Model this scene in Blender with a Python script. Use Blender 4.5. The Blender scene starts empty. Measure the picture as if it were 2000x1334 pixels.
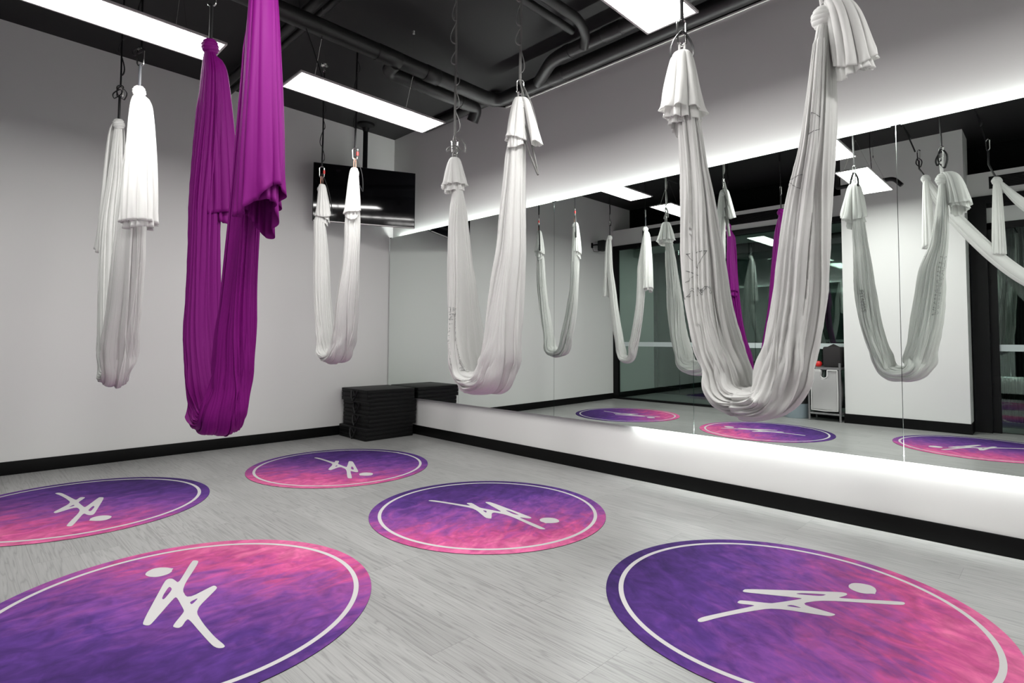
import bpy, bmesh, math, random
import numpy as np
from mathutils import Vector, Matrix

S = bpy.context.scene
C = S.collection
PI = math.pi

# ------------------------------------------------------------------ camera
cam_d = bpy.data.cameras.new('camera')
cam = bpy.data.objects.new('camera', cam_d)
C.objects.link(cam)
R_ = Vector((0.704, -0.7102, 0.0080)); F_ = Vector((0.7094, 0.7033, 0.0465)).normalized()
R_ = (R_ - F_ * R_.dot(F_)).normalized(); U_ = R_.cross(F_)
cam.matrix_world = Matrix(((R_.x, U_.x, -F_.x, -3.9294), (R_.y, U_.y, -F_.y, -6.0302), (R_.z, U_.z, -F_.z, 1.1), (0, 0, 0, 1)))
cam_d.sensor_width = 36.0
cam_d.lens = 1087.96 / 2000 * 36
cam_d.shift_x = 0.0006
cam_d.shift_y = -0.0254
cam_d.clip_start = 0.02
S.camera = cam

# ------------------------------------------------------------------ world and exposure
w = bpy.data.worlds.new('world'); S.world = w; w.use_nodes = True
w.node_tree.nodes['Background'].inputs[0].default_value = (0.01, 0.012, 0.016, 1)
w.node_tree.nodes['Background'].inputs[1].default_value = 0.3
S.view_settings.view_transform = 'Standard'
S.view_settings.look = 'None'
S.view_settings.gamma = 1
S.view_settings.exposure = 0.25
LAMP = 27.5        # panel emission
STRIP = 70.0      # LED strip emission

# ------------------------------------------------------------------ materials
def mat(name, col=(.8, .8, .8), rough=.6, metal=0., spec=.5, **kw):
    m = bpy.data.materials.new(name); m.use_nodes = True
    b = m.node_tree.nodes['Principled BSDF']
    b.inputs['Base Color'].default_value = (*col, 1)
    b.inputs['Roughness'].default_value = rough
    b.inputs['Metallic'].default_value = metal
    b.inputs['Specular IOR Level'].default_value = spec
    for k, v in kw.items():
        b.inputs[k.replace('_', ' ')].default_value = v
    return m

def nodes(m):
    return m.node_tree.nodes, m.node_tree.links, m.node_tree.nodes['Principled BSDF']

def bump_noise(m, scale, strength, dist=.001, detail=4, vec_scale=None):
    n, l, b = nodes(m)
    tc = n.new('ShaderNodeTexCoord'); no = n.new('ShaderNodeTexNoise'); bu = n.new('ShaderNodeBump')
    no.inputs['Scale'].default_value = scale; no.inputs['Detail'].default_value = detail
    bu.inputs['Strength'].default_value = strength; bu.inputs['Distance'].default_value = dist
    if vec_scale:
        mp = n.new('ShaderNodeMapping'); mp.inputs['Scale'].default_value = vec_scale
        l.new(tc.outputs['Object'], mp.inputs[0]); l.new(mp.outputs[0], no.inputs['Vector'])
    else:
        l.new(tc.outputs['Object'], no.inputs['Vector'])
    l.new(no.outputs[0], bu.inputs['Height']); l.new(bu.outputs[0], b.inputs['Normal'])
    return no

M = {}
M['wall'] = mat('painted_plaster', (.77, .767, .755), .75); bump_noise(M['wall'], 150, .25, .0008)
M['dark_ceiling'] = mat('dark_ceiling_paint', (.0125, .012, .0123), .7); bump_noise(M['dark_ceiling'], 30, .3, .001)
M['void'] = mat('void_black', (.006, .006, .0065), .9, 0, .1)
M['pipe'] = mat('black_pipe_paint', (.014, .0135, .0135), .45)
M['base'] = mat('black_skirting', (.0035, .0035, .0036), .5, 0, .15); bump_noise(M['base'], 40, .1, .0005)
M['frame'] = mat('black_aluminium', (.005, .005, .0055), .5, 0, .2)
M['bead'] = mat('white_bead', (.75, .74, .72), .4)
M['alu'] = mat('lamp_frame_aluminium', (.50, .47, .47), .4, .3)
M['chrome'] = mat('polished_steel', (.78, .78, .76), .18, 1.)
M['copper'] = mat('copper_cord', (.62, .30, .22), .45)
M['red'] = mat('red_plastic', (.65, .02, .02), .35)
M['web'] = mat('black_webbing', (.010, .010, .011), .55); bump_noise(M['web'], 600, .5, .001)
M['greyweb'] = mat('grey_webbing', (.22, .22, .21), .5); bump_noise(M['greyweb'], 500, .8, .002)
M['slate'] = mat('slate_webbing', (.07, .075, .085), .5)
M['tv'] = mat('tv_glass', (.003, .003, .004), .07, 0, .6)
M['tvb'] = mat('tv_bezel', (.008, .008, .009), .3)
M['pad'] = mat('black_vinyl', (.005, .005, .0053), .5, 0, .22); bump_noise(M['pad'], 25, .25, .006)
M['padedge'] = mat('black_vinyl_piping', (.014, .014, .015), .4, 0, .4)
M['print'] = mat('fabric_print_ink', (.16, .16, .16), .8)
M['mirror'] = mat('mirror_silver', (.89, .95, .915), .0, 1.)
M['mirror_edge'] = mat('mirror_edge_glass', (.02, .07, .055), .1)
M['rack'] = mat('grey_rack_tube', (.22, .215, .22), .4, .4)
M['linen'] = mat('grey_linen', (.42, .41, .41), .9); bump_noise(M['linen'], 300, .5, .002)
M['linen_trim'] = mat('white_linen_trim', (.72, .71, .70), .9)
M['darkcloth'] = mat('dark_cloth', (.018, .015, .016), .8)
M['bin'] = mat('pale_blue_plastic', (.30, .36, .40), .4)
M['wicker'] = mat('dark_wicker', (.02, .018, .02), .7); bump_noise(M['wicker'], 120, 1, .01)
M['speaker'] = mat('speaker_black', (.01, .01, .011), .5)
M['film'] = mat('frosted_film', (.55, .62, .62), .55)
M['extglass'] = mat('night_window_glass', (.010, .018, .016), .03, 0, .9)
M['corr'] = mat('corridor_paint', (.6, .62, .60), .8)
M['curtain'] = mat('dark_sheer_curtain', (.010, .012, .012), .9)

def emis(name, col, s):
    m = bpy.data.materials.new(name); m.use_nodes = True
    n = m.node_tree.nodes; n.clear()
    e = n.new('ShaderNodeEmission'); o = n.new('ShaderNodeOutputMaterial')
    e.inputs[0].default_value = (*col, 1); e.inputs[1].default_value = s
    m.node_tree.links.new(e.outputs[0], o.inputs[0]); return m
M['panel'] = emis('led_panel_diffuser', (1, .985, .965), LAMP)
M['strip'] = emis('led_strip_light', (.96, 1, .97), STRIP)
M['down'] = emis('downlight_lens', (1, 1, .97), 240)

def cloth(name, col, trans, rough=.75, sheen=.2, tscale=350):
    m = bpy.data.materials.new(name); m.use_nodes = True
    n, l, b = nodes(m)
    b.inputs['Base Color'].default_value = (*col, 1); b.inputs['Roughness'].default_value = rough
    b.inputs['Sheen Weight'].default_value = sheen; b.inputs['Specular IOR Level'].default_value = .25
    tr = n.new('ShaderNodeBsdfTranslucent'); tr.inputs[0].default_value = (*col, 1)
    mx = n.new('ShaderNodeMixShader'); mx.inputs[0].default_value = trans
    out = n['Material Output']
    l.new(b.outputs[0], mx.inputs[1]); l.new(tr.outputs[0], mx.inputs[2]); l.new(mx.outputs[0], out.inputs[0])
    tc = n.new('ShaderNodeTexCoord'); no = n.new('ShaderNodeTexNoise'); bu = n.new('ShaderNodeBump')
    no.inputs['Scale'].default_value = tscale; no.inputs['Detail'].default_value = 2
    bu.inputs['Strength'].default_value = .25; bu.inputs['Distance'].default_value = .001
    l.new(tc.outputs['Object'], no.inputs['Vector']); l.new(no.outputs[0], bu.inputs['Height'])
    l.new(bu.outputs[0], b.inputs['Normal'])
    return m
M['white'] = cloth('white_hammock_fabric', (.90, .90, .885), .48)
M['purple'] = cloth('purple_hammock_fabric', (.23, .003, .20), .15, .6, .0, 420)

# floor: grey wood planks running along the mirror wall
def floor_mat():
    m = mat('grey_wood_planks', (.4, .4, .4), .34)
    n, l, b = nodes(m)
    tc = n.new('ShaderNodeTexCoord'); mp = n.new('ShaderNodeMapping')
    mp.inputs['Rotation'].default_value = (0, 0, PI / 2)
    l.new(tc.outputs['Object'], mp.inputs[0])
    br = n.new('ShaderNodeTexBrick')
    br.inputs['Color1'].default_value = (0, 0, 0, 1); br.inputs['Color2'].default_value = (1, 1, 1, 1)
    br.inputs['Mortar'].default_value = (.5, .5, .5, 1)
    br.inputs['Scale'].default_value = 1; br.inputs['Mortar Size'].default_value = .0008
    br.inputs['Brick Width'].default_value = 1.22; br.inputs['Row Height'].default_value = .18
    br.inputs['Bias'].default_value = 0; br.offset = .37; br.offset_frequency = 3
    l.new(mp.outputs[0], br.inputs['Vector'])
    # per-plank offset of the grain
    sep = n.new('ShaderNodeSeparateXYZ'); l.new(mp.outputs[0], sep.inputs[0])
    add = n.new('ShaderNodeMath'); add.operation = 'MULTIPLY_ADD'
    l.new(br.outputs['Color'], add.inputs[0]); add.inputs[1].default_value = 37.; l.new(sep.outputs[0], add.inputs[2])
    comb = n.new('ShaderNodeCombineXYZ')
    sx = n.new('ShaderNodeMath'); sx.operation = 'MULTIPLY'; sx.inputs[1].default_value = .75
    l.new(add.outputs[0], sx.inputs[0]); l.new(sx.outputs[0], comb.inputs[0])
    sy = n.new('ShaderNodeMath'); sy.operation = 'MULTIPLY'; sy.inputs[1].default_value = 14
    l.new(sep.outputs[1], sy.inputs[0]); l.new(sy.outputs[0], comb.inputs[1])
    l.new(br.outputs['Color'], comb.inputs[2])
    no = n.new('ShaderNodeTexNoise'); no.inputs['Scale'].default_value = 1.5; no.inputs['Detail'].default_value = 2.5
    no.inputs['Roughness'].default_value = .5; no.inputs['Distortion'].default_value = .35
    l.new(comb.outputs[0], no.inputs['Vector'])
    # contour lines of the noise = cathedral grain
    mul = n.new('ShaderNodeMath'); mul.operation = 'MULTIPLY'; mul.inputs[1].default_value = 17
    l.new(no.outputs[0], mul.inputs[0])
    fr = n.new('ShaderNodeMath'); fr.operation = 'PINGPONG'; fr.inputs[1].default_value = 1
    l.new(mul.outputs[0], fr.inputs[0])
    ra = n.new('ShaderNodeValToRGB')
    ra.color_ramp.elements[0].position = 0; ra.color_ramp.elements[0].color = (.215, .215, .212, 1)
    ra.color_ramp.elements[1].position = .30; ra.color_ramp.elements[1].color = (.345, .345, .34, 1)
    e = ra.color_ramp.elements.new(1); e.color = (.385, .385, .38, 1)
    l.new(fr.outputs[0], ra.inputs[0])
    # fine streaks
    no2 = n.new('ShaderNodeTexNoise'); no2.inputs['Scale'].default_value = 1; no2.inputs['Detail'].default_value = 5
    mp2 = n.new('ShaderNodeMapping'); mp2.inputs['Scale'].default_value = (4, 110, 1)
    l.new(mp.outputs[0], mp2.inputs[0]); l.new(mp2.outputs[0], no2.inputs['Vector'])
    ra2 = n.new('ShaderNodeValToRGB')
    ra2.color_ramp.elements[0].position = .3; ra2.color_ramp.elements[0].color = (.62, .62, .62, 1)
    ra2.color_ramp.elements[1].position = .7; ra2.color_ramp.elements[1].color = (1.1, 1.1, 1.1, 1)
    l.new(no2.outputs[0], ra2.inputs[0])
    mx = n.new('ShaderNodeMix'); mx.data_type = 'RGBA'; mx.blend_type = 'MULTIPLY'; mx.inputs[0].default_value = .55
    l.new(ra.outputs[0], mx.inputs[6]); l.new(ra2.outputs[0], mx.inputs[7])
    # low-contrast mix with mid grey
    mx0 = n.new('ShaderNodeMix'); mx0.data_type = 'RGBA'; mx0.inputs[0].default_value = .35
    l.new(mx.outputs[2], mx0.inputs[6]); mx0.inputs[7].default_value = (.35, .35, .345, 1)
    # plank tone
    tone = n.new('ShaderNodeMapRange'); tone.inputs[3].default_value = .94; tone.inputs[4].default_value = 1.07
    l.new(br.outputs['Color'], tone.inputs[0])
    mx3 = n.new('ShaderNodeMix'); mx3.data_type = 'RGBA'; mx3.blend_type = 'MULTIPLY'; mx3.inputs[0].default_value = 1
    l.new(mx0.outputs[2], mx3.inputs[6]); l.new(tone.outputs[0], mx3.inputs[7])
    # seams
    mx4 = n.new('ShaderNodeMix'); mx4.data_type = 'RGBA'; mx4.blend_type = 'MULTIPLY'
    l.new(br.outputs['Fac'], mx4.inputs[0]); l.new(mx3.outputs[2], mx4.inputs[6]); mx4.inputs[7].default_value = (.55, .55, .55, 1)
    l.new(mx4.outputs[2], b.inputs['Base Color'])
    bu = n.new('ShaderNodeBump'); bu.inputs['Strength'].default_value = .12; bu.inputs['Distance'].default_value = .001
    l.new(no2.outputs[0], bu.inputs['Height']); l.new(bu.outputs[0], b.inputs['Normal'])
    return m
M['floor'] = floor_mat()

def mat_print():
    m = mat('suede_print', (.3, .1, .3), .85, 0, .2)
    n, l, b = nodes(m)
    tc = n.new('ShaderNodeTexCoord'); sep = n.new('ShaderNodeSeparateXYZ'); l.new(tc.outputs['Object'], sep.inputs[0])
    oi = n.new('ShaderNodeObjectInfo')
    off = n.new('ShaderNodeVectorMath'); off.operation = 'ADD'
    l.new(tc.outputs['Object'], off.inputs[0])
    cr = n.new('ShaderNodeCombineXYZ'); l.new(oi.outputs['Location'], off.inputs[1])
    mp = n.new('ShaderNodeMapping'); mp.inputs['Scale'].default_value = (1.3, 3.2, 1); mp.inputs['Rotation'].default_value = (0, 0, .35)
    l.new(off.outputs[0], mp.inputs[0])
    no = n.new('ShaderNodeTexNoise'); no.inputs['Scale'].default_value = 4.2; no.inputs['Detail'].default_value = 9
    no.inputs['Roughness'].default_value = .62; no.inputs['Distortion'].default_value = .8
    l.new(mp.outputs[0], no.inputs['Vector'])
    # pink towards +y and a little +x of the mat
    g = n.new('ShaderNodeMath'); g.operation = 'MULTIPLY'; g.inputs[1].default_value = .766; l.new(sep.outputs[0], g.inputs[0])
    g2 = n.new('ShaderNodeMath'); g2.operation = 'MULTIPLY_ADD'; g2.inputs[1].default_value = .643; l.new(sep.outputs[1], g2.inputs[0]); l.new(g.outputs[0], g2.inputs[2])
    g3 = n.new('ShaderNodeMapRange'); g3.inputs[1].default_value = -.75; g3.inputs[2].default_value = .75
    l.new(g2.outputs[0], g3.inputs[0])
    nn = n.new('ShaderNodeMath'); nn.operation = 'MULTIPLY_ADD'; nn.inputs[1].default_value = .75; nn.inputs[2].default_value = -.375
    l.new(no.outputs[0], nn.inputs[0])
    s = n.new('ShaderNodeMath'); s.operation = 'ADD'; l.new(g3.outputs[0], s.inputs[0]); l.new(nn.outputs[0], s.inputs[1])
    ra = n.new('ShaderNodeValToRGB'); cr_ = ra.color_ramp
    cr_.elements[0].position = .0; cr_.elements[0].color = (.040, .016, .110, 1)
    cr_.elements[1].position = 1.0; cr_.elements[1].color = (.64, .14, .30, 1)
    for p, c in ((.3, (.080, .028, .190, 1)), (.5, (.170, .050, .255, 1)), (.66, (.28, .065, .26, 1)), (.82, (.50, .075, .235, 1))):
        e = cr_.elements.new(p); e.color = c
    l.new(s.outputs[0], ra.inputs[0])
    no3 = n.new('ShaderNodeTexNoise'); no3.inputs['Scale'].default_value = 9; no3.inputs['Detail'].default_value = 6; no3.inputs['Distortion'].default_value = 1.5
    l.new(off.outputs[0], no3.inputs['Vector'])
    r3 = n.new('ShaderNodeMapRange'); r3.inputs[1].default_value = .3; r3.inputs[2].default_value = .7; r3.inputs[3].default_value = .78; r3.inputs[4].default_value = 1.2
    l.new(no3.outputs[0], r3.inputs[0])
    mx = n.new('ShaderNodeMix'); mx.data_type = 'RGBA'; mx.blend_type = 'MULTIPLY'; mx.inputs[0].default_value = 1
    l.new(ra.outputs[0], mx.inputs[6]); l.new(r3.outputs[0], mx.inputs[7]); l.new(mx.outputs[2], b.inputs['Base Color'])
    return m
M['matprint'] = mat_print()
M['matwhite'] = mat('white_mat_print', (.54, .525, .525), .8)
M['rubber'] = mat('black_rubber_edge', (.012, .008, .012), .8)

def glass_mat():
    m = bpy.data.materials.new('partition_glass'); m.use_nodes = True
    n = m.node_tree.nodes; l = m.node_tree.links; n.clear()
    t = n.new('ShaderNodeBsdfTransparent'); t.inputs[0].default_value = (.86, .95, .91, 1)
    g = n.new('ShaderNodeBsdfGlossy'); g.inputs['Roughness'].default_value = .0; g.inputs[0].default_value = (.9, 1, .97, 1)
    fz = n.new('ShaderNodeFresnel'); fz.inputs[0].default_value = 1.75
    mx = n.new('ShaderNodeMixShader'); o = n.new('ShaderNodeOutputMaterial')
    l.new(fz.outputs[0], mx.inputs[0]); l.new(t.outputs[0], mx.inputs[1]); l.new(g.outputs[0], mx.inputs[2]); l.new(mx.outputs[0], o.inputs[0])
    return m
M['glass'] = glass_mat()

# ------------------------------------------------------------------ mesh helpers
def link_mesh(name, V, Fc, m, parent=None, smooth=False, mats=None, idx=None):
    me = bpy.data.meshes.new(name)
    me.from_pydata([tuple(map(float, v)) for v in V], [], [tuple(map(int, f)) for f in Fc])
    for mm in (mats or [m]): me.materials.append(mm)
    if idx is not None: me.polygons.foreach_set('material_index', idx)
    if smooth: me.polygons.foreach_set('use_smooth', [True] * len(me.polygons))
    me.update()
    o = bpy.data.objects.new(name, me); C.objects.link(o)
    if parent: o.parent = parent
    return o

class MB:
    def __init__(s): s.V = []; s.F = []; s.I = []; s.mi = 0
    def add(s, V, F):
        n = len(s.V); s.V += [tuple(v) for v in V]; s.F += [tuple(i + n for i in f) for f in F]; s.I += [s.mi] * len(F); return s
    def box(s, x0, x1, y0, y1, z0, z1, rot=None):
        V = [(x, y, z) for x in (x0, x1) for y in (y0, y1) for z in (z0, z1)]
        if rot is not None:
            V = [tuple(rot @ Vector(v)) for v in V]
        return s.add(V, [(0, 1, 3, 2), (4, 6, 7, 5), (0, 4, 5, 1), (2, 3, 7, 6), (0, 2, 6, 4), (1, 5, 7, 3)])
    def bbox(s, x0, x1, y0, y1, z0, z1, r=.005, rot=None, seg=2):
        bm = bmesh.new(); bmesh.ops.create_cube(bm, size=1)
        for v in bm.verts:
            v.co = Vector(((x0 + x1) / 2 + v.co.x * (x1 - x0), (y0 + y1) / 2 + v.co.y * (y1 - y0), (z0 + z1) / 2 + v.co.z * (z1 - z0)))
        bmesh.ops.bevel(bm, geom=bm.edges[:], offset=r, segments=seg, profile=.5, affect='EDGES')
        if rot is not None: bm.transform(rot)
        bm.verts.index_update()
        s.add([v.co[:] for v in bm.verts], [[v.index for v in f.verts] for f in bm.faces]); bm.free(); return s
    def tube(s, pts, r, n=10, closed=False, flat=1.0, cap=True, up=None):
        P = [Vector(p) for p in pts]; L = len(P); rr = r if hasattr(r, '__len__') else [r] * L
        T = []
        for i in range(L):
            a = P[(i - 1) % L] if (closed or i > 0) else P[i]; b = P[(i + 1) % L] if (closed or i < L - 1) else P[i]
            T.append((b - a).normalized())
        ref = Vector(up) if up else (Vector((0, 0, 1)) if abs(T[0].z) < .9 else Vector((1, 0, 0)))
        N = (ref - T[0] * ref.dot(T[0])).normalized(); V = []
        for i in range(L):
            N = (N - T[i] * N.dot(T[i]))
            N = N.normalized() if N.length > 1e-6 else T[i].orthogonal().normalized()
            B = T[i].cross(N)
            for k in range(n):
                a = 2 * PI * k / n
                V.append(P[i] + N * (math.cos(a) * rr[i]) + B * (math.sin(a) * rr[i] * flat))
        F = []
        for i in range(L if closed else L - 1):
            for k in range(n):
                j = (i + 1) % L; F.append((i * n + k, i * n + (k + 1) % n, j * n + (k + 1) % n, j * n + k))
        if cap and not closed: F += [tuple(range(n - 1, -1, -1)), tuple((L - 1) * n + k for k in range(n))]
        return s.add(V, F)
    def lathe(s, prof, cx, cy, n=28, sx=1, sy=1):
        V = []; F = []
        for (r, z) in prof:
            for k in range(n):
                a = 2 * PI * k / n; V.append((cx + r * math.cos(a) * sx, cy + r * math.sin(a) * sy, z))
        for i in range(len(prof) - 1):
            for k in range(n): F.append((i * n + k, i * n + (k + 1) % n, (i + 1) * n + (k + 1) % n, (i + 1) * n + k))
        F += [tuple(range(n - 1, -1, -1)), tuple((len(prof) - 1) * n + k for k in range(n))]
        return s.add(V, F)
    def build(s, name, m, parent=None, smooth=False, mats=None):
        o = link_mesh(name, s.V, s.F, m, parent, smooth, mats, s.I if mats else None)
        if smooth:
            try: o.data.set_sharp_from_angle(angle=math.radians(42))
            except Exception: pass
        return o

def thing(name, label, cat, group=None, loc=(0, 0, 0)):
    o = bpy.data.objects.new(name, None); C.objects.link(o); o.location = loc; o.empty_display_size = .1
    return tag(o, label, cat, group)
def tag(o, label, cat, group=None, kind=None):
    o['label'] = label; o['category'] = cat
    if group: o['group'] = group
    if kind: o['kind'] = kind
    return o
def struct(o): o['kind'] = 'structure'; return o
def center(root, objs=None):
    """parts are modelled in world space: keep them there when the root empty sits elsewhere"""
    for ch in root.children: ch.location = -root.location

# ------------------------------------------------------------------ the room
ZC = 3.668; ZB = 3.495; YF = -8.1; XG = -5.02; HB = .107
b = MB(); b.box(-7.2, .02, YF - .1, .0, -.1, 0); struct(b.build('floor', M['floor']))
b = MB(); b.box(-5.7, .36, YF - .1, .1, ZC, ZC + .1); struct(b.build('ceiling', M['dark_ceiling']))
b = MB(); b.box(-7.2, 0, 0, .12, -.1, ZC); struct(b.build('wall_back', M['wall']))
b = MB(); b.box(0, .12, YF, .12, -.1, ZB)
b.add([(0, 0, ZB), (0, -2.03, ZB), (0, -1.55, ZC), (0, 0, ZC), (.12, 0, ZB), (.12, -2.03, ZB), (.12, -1.55, ZC), (.12, 0, ZC)],
      [(0, 3, 2, 1), (4, 5, 6, 7), (1, 2, 6, 5), (0, 1, 5, 4), (0, 4, 7, 3), (2, 3, 7, 6)])
struct(b.build('wall_right', M['wall']))
b = MB(); b.box(.30, .36, YF, 0, ZB - .3, ZC); b.box(.12, .36, YF, 0, ZB - .34, ZB - .3); struct(b.build('wall_right_recess', M['void']))
b = MB(); b.bbox(-.010, .012, YF, -2.03, ZB - .008, ZB + .008, .002); struct(b.build('trim_1', M['bead'], smooth=True))
b = MB(); b.box(-7.2, .36, YF - .12, YF, -.1, ZC); struct(b.build('wall_front', M['wall']))
# bulkhead above the glazed side, dark void above it
b = MB(); b.box(XG - .14, XG, YF, 0, 2.875, 3.175); struct(b.build('wall_left_bulkhead', M['wall']))
b = MB(); b.box(-5.7, -5.6, YF, 0, 2.9, ZC); b.box(-5.7, XG - .14, YF, 0, 3.06, 3.1); struct(b.build('wall_left_void', M['void']))
# column
b = MB(); b.box(-5.16, -4.68, -5.245, -3.935, 0, ZC); struct(b.build('wall_left_column', M['wall']))
b = MB(); b.box(-5.16, -4.668, -5.257, -3.923, 0, .125); struct(b.build('baseboard_column', M['base']))
# dark bulkhead by the column, a step down from the ceiling
def baseboard(name, x0, x1, y0, y1):
    b = MB(); b.bbox(x0, x1, y0, y1, 0, HB, .003); struct(b.build(name, M['base'], smooth=True))
baseboard('baseboard_back', XG - 1.7, -.012, -.012, 0)
baseboard('baseboard_right', -.012, 0, YF, -.0)
baseboard('baseboard_front', XG, 0, YF, YF + .012)

# corridor behind the glass
b = MB(); b.box(-6.8, XG - .02, YF, 0, 2.9, 2.96); struct(b.build('ceiling_corridor', M['corr']))
XE = -6.5
b = MB(); b.box(XE - .1, XE - .06, YF, 0, 0, 2.9); struct(b.build('window_4', M['extglass']))
b = MB()
b.box(XE - .06, XE, YF, 0, 0, .14); b.box(XE - .06, XE, YF, 0, 2.72, 2.9)
for y in (-.02, -1.6, -3.2, -4.8, -6.4, -8.0): b.box(XE - .06, XE + .01, y - .04, y + .04, .14, 2.72)
struct(b.build('window_frame_corridor', M['frame']))

# glazed partition: three panes, black frame, frosted stripe
b = MB()
b.box(XG - .05, XG + .02, -3.93, 0, 2.795, 2.875)
b.box(XG - .05, XG + .02, -3.93, 0, 0, .035)
b.box(XG - .05, XG + .02, -.105, -.0, .035, 2.795)
b.box(XG - .05, XG + .02, -3.93, -3.88, .035, 2.795)
struct(b.build('window_frame_partition', M['frame']))
for i, (y0, y1) in enumerate(((-1.33, -.105), (-2.62, -1.336), (-3.88, -2.626))):
    b = MB(); b.box(XG - .022, XG - .012, y0, y1, .035, 2.795)
    p = b.build('window_%d' % (i + 1), M['glass']); struct(p)
    b = MB(); b.box(XG - .011, XG - .0095, y0, y1, .985, 1.065); b.build('frosted_stripe', M['film'], p)
# doorway to the right of the column
b = MB()
b.box(XG - .12, XG + .03, -5.42, -5.257, 0, 2.88); b.box(XG - .12, XG + .03, YF, -5.42, 2.79, 2.88)
b.box(XG - .10, XG - .03, -5.50, -5.42, 0, 2.55); b.box(XG - .10, XG - .03, YF, -5.42, 2.47, 2.55)
b.box(XG - .09, XG - .04, YF, -5.42, 2.74, 2.79)
struct(b.build('door_frame', M['frame']))
b = MB(); b.box(XG - .07, XG - .06, YF, -5.50, .012, 2.47)
p = struct(b.build('door_1', M['glass']))
b = MB(); b.box(XG - .059, XG - .057, YF, -5.50, .985, 1.065); b.build('frosted_stripe', M['film'], p)
b = MB(); b.box(XG - .07, XG - .06, YF, -5.42, 2.55, 2.74); struct(b.build('window_5', M['corr']))
# dark curtain hanging behind the door glass
yy = np.linspace(-6.2, -5.45, 160); xx = -5.9 + .03 * np.sin(np.arange(160) * .8) + .012 * np.sin(np.arange(160) * 2.1)
V = [(x, y, z) for z in (.05, 2.7) for x, y in zip(xx, yy)]
o = link_mesh('curtain', V, [(i, i + 1, 161 + i, 160 + i) for i in range(159)], M['curtain'], None, True)
sm = o.modifiers.new('s', 'SOLIDIFY'); sm.thickness = .004
tag(o, 'dark floor length curtain behind the glass door beside the column', 'curtain')

# slot air grilles in the bulkhead
for i, (y0, y1, lab) in enumerate(((-3.6, -.64, 'long black slot grille over the glass partition by the speaker'), (-7.6, -5.455, 'long black slot grille over the door right of the column'))):
    t = thing('air_grille', lab, 'air vent', 'slot grilles in the white bulkhead', (XG, (y0 + y1) / 2, 3.03))
    b = MB(); b.box(XG - .005, XG + .004, y0, y1, 2.962, 3.112); b.build('grille_body', M['frame'], t)
    b = MB()
    for k in range(7): b.box(XG + .004, XG + .009, y0, y1, 2.972 + k * .0195, 2.978 + k * .0195)
    b.build('slats', M['pipe'], t); center(t)

# ------------------------------------------------------------------ mirrors (their face leans a hair, like the real sheets)
n_ = Vector((1, .0023, .0043)); off = -.0402
def mx_at(y, z): return (off - n_.y * y - n_.z * z)
Z1, Z2 = .426, 2.391
seams = [-.012, -1.378, -2.724, -4.074, -5.358, -6.70]
mlab = ['mirror sheet in the corner above the black mat stack', 'mirror sheet behind the white hammock with grey chain straps',
        'mirror sheet reflecting the back wall and the corner speaker', 'mirror sheet directly behind the largest white hammock',
        'mirror sheet at the right edge reflecting the white column']
for i in range(5):
    ya, yb = seams[i] - .0015, seams[i + 1] + .0015
    t = thing('wall_mirror', mlab[i], 'mirror', 'frameless mirror sheets on the right wall', (off, (ya + yb) / 2, Z1))
    g = [(mx_at(y, z), y, z) for y in (ya, yb) for z in (Z1, Z2)]
    link_mesh('mirror_face', g, [(0, 1, 3, 2)], M['mirror'], t)
    b = MB(); V = [(x + d, y, z) for d in (.0004, .006) for (x, y, z) in g]
    b.add(V, [(4, 6, 7, 5), (0, 4, 5, 1), (2, 3, 7, 6), (0, 2, 6, 4), (1, 5, 7, 3)]); b.build('glass_edge', M['mirror_edge'], t)
    for y in (ya - .013, yb + .013):
        b = MB(); b.bbox(mx_at(y, Z2) - .003, mx_at(y, Z2) + .012, y - .011, y + .011, Z2 - .004, Z2 + .004, .001); b.build('clip', M['frame'], t)
    b = MB(); b.box(-.024, -.001, yb + .12, ya - .12, .50, 2.31); b.build('backing', M['void'], t)
    center(t)
# LED strips behind the mirror edges
b = MB(); b.box(-.022, -.006, -7.9, -.15, 2.350, 2.358); o = b.build('led_strip', M['strip'])
tag(o, 'white LED strip hidden behind the top edge of the mirrors', 'light strip', 'LED strips behind the mirrors')
b = MB(); b.box(-.022, -.006, -7.9, -3.56, .455, .463); o = b.build('led_strip', M['strip'])
tag(o, 'white LED strip hidden behind the bottom edge of the mirrors', 'light strip', 'LED strips behind the mirrors')

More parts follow.
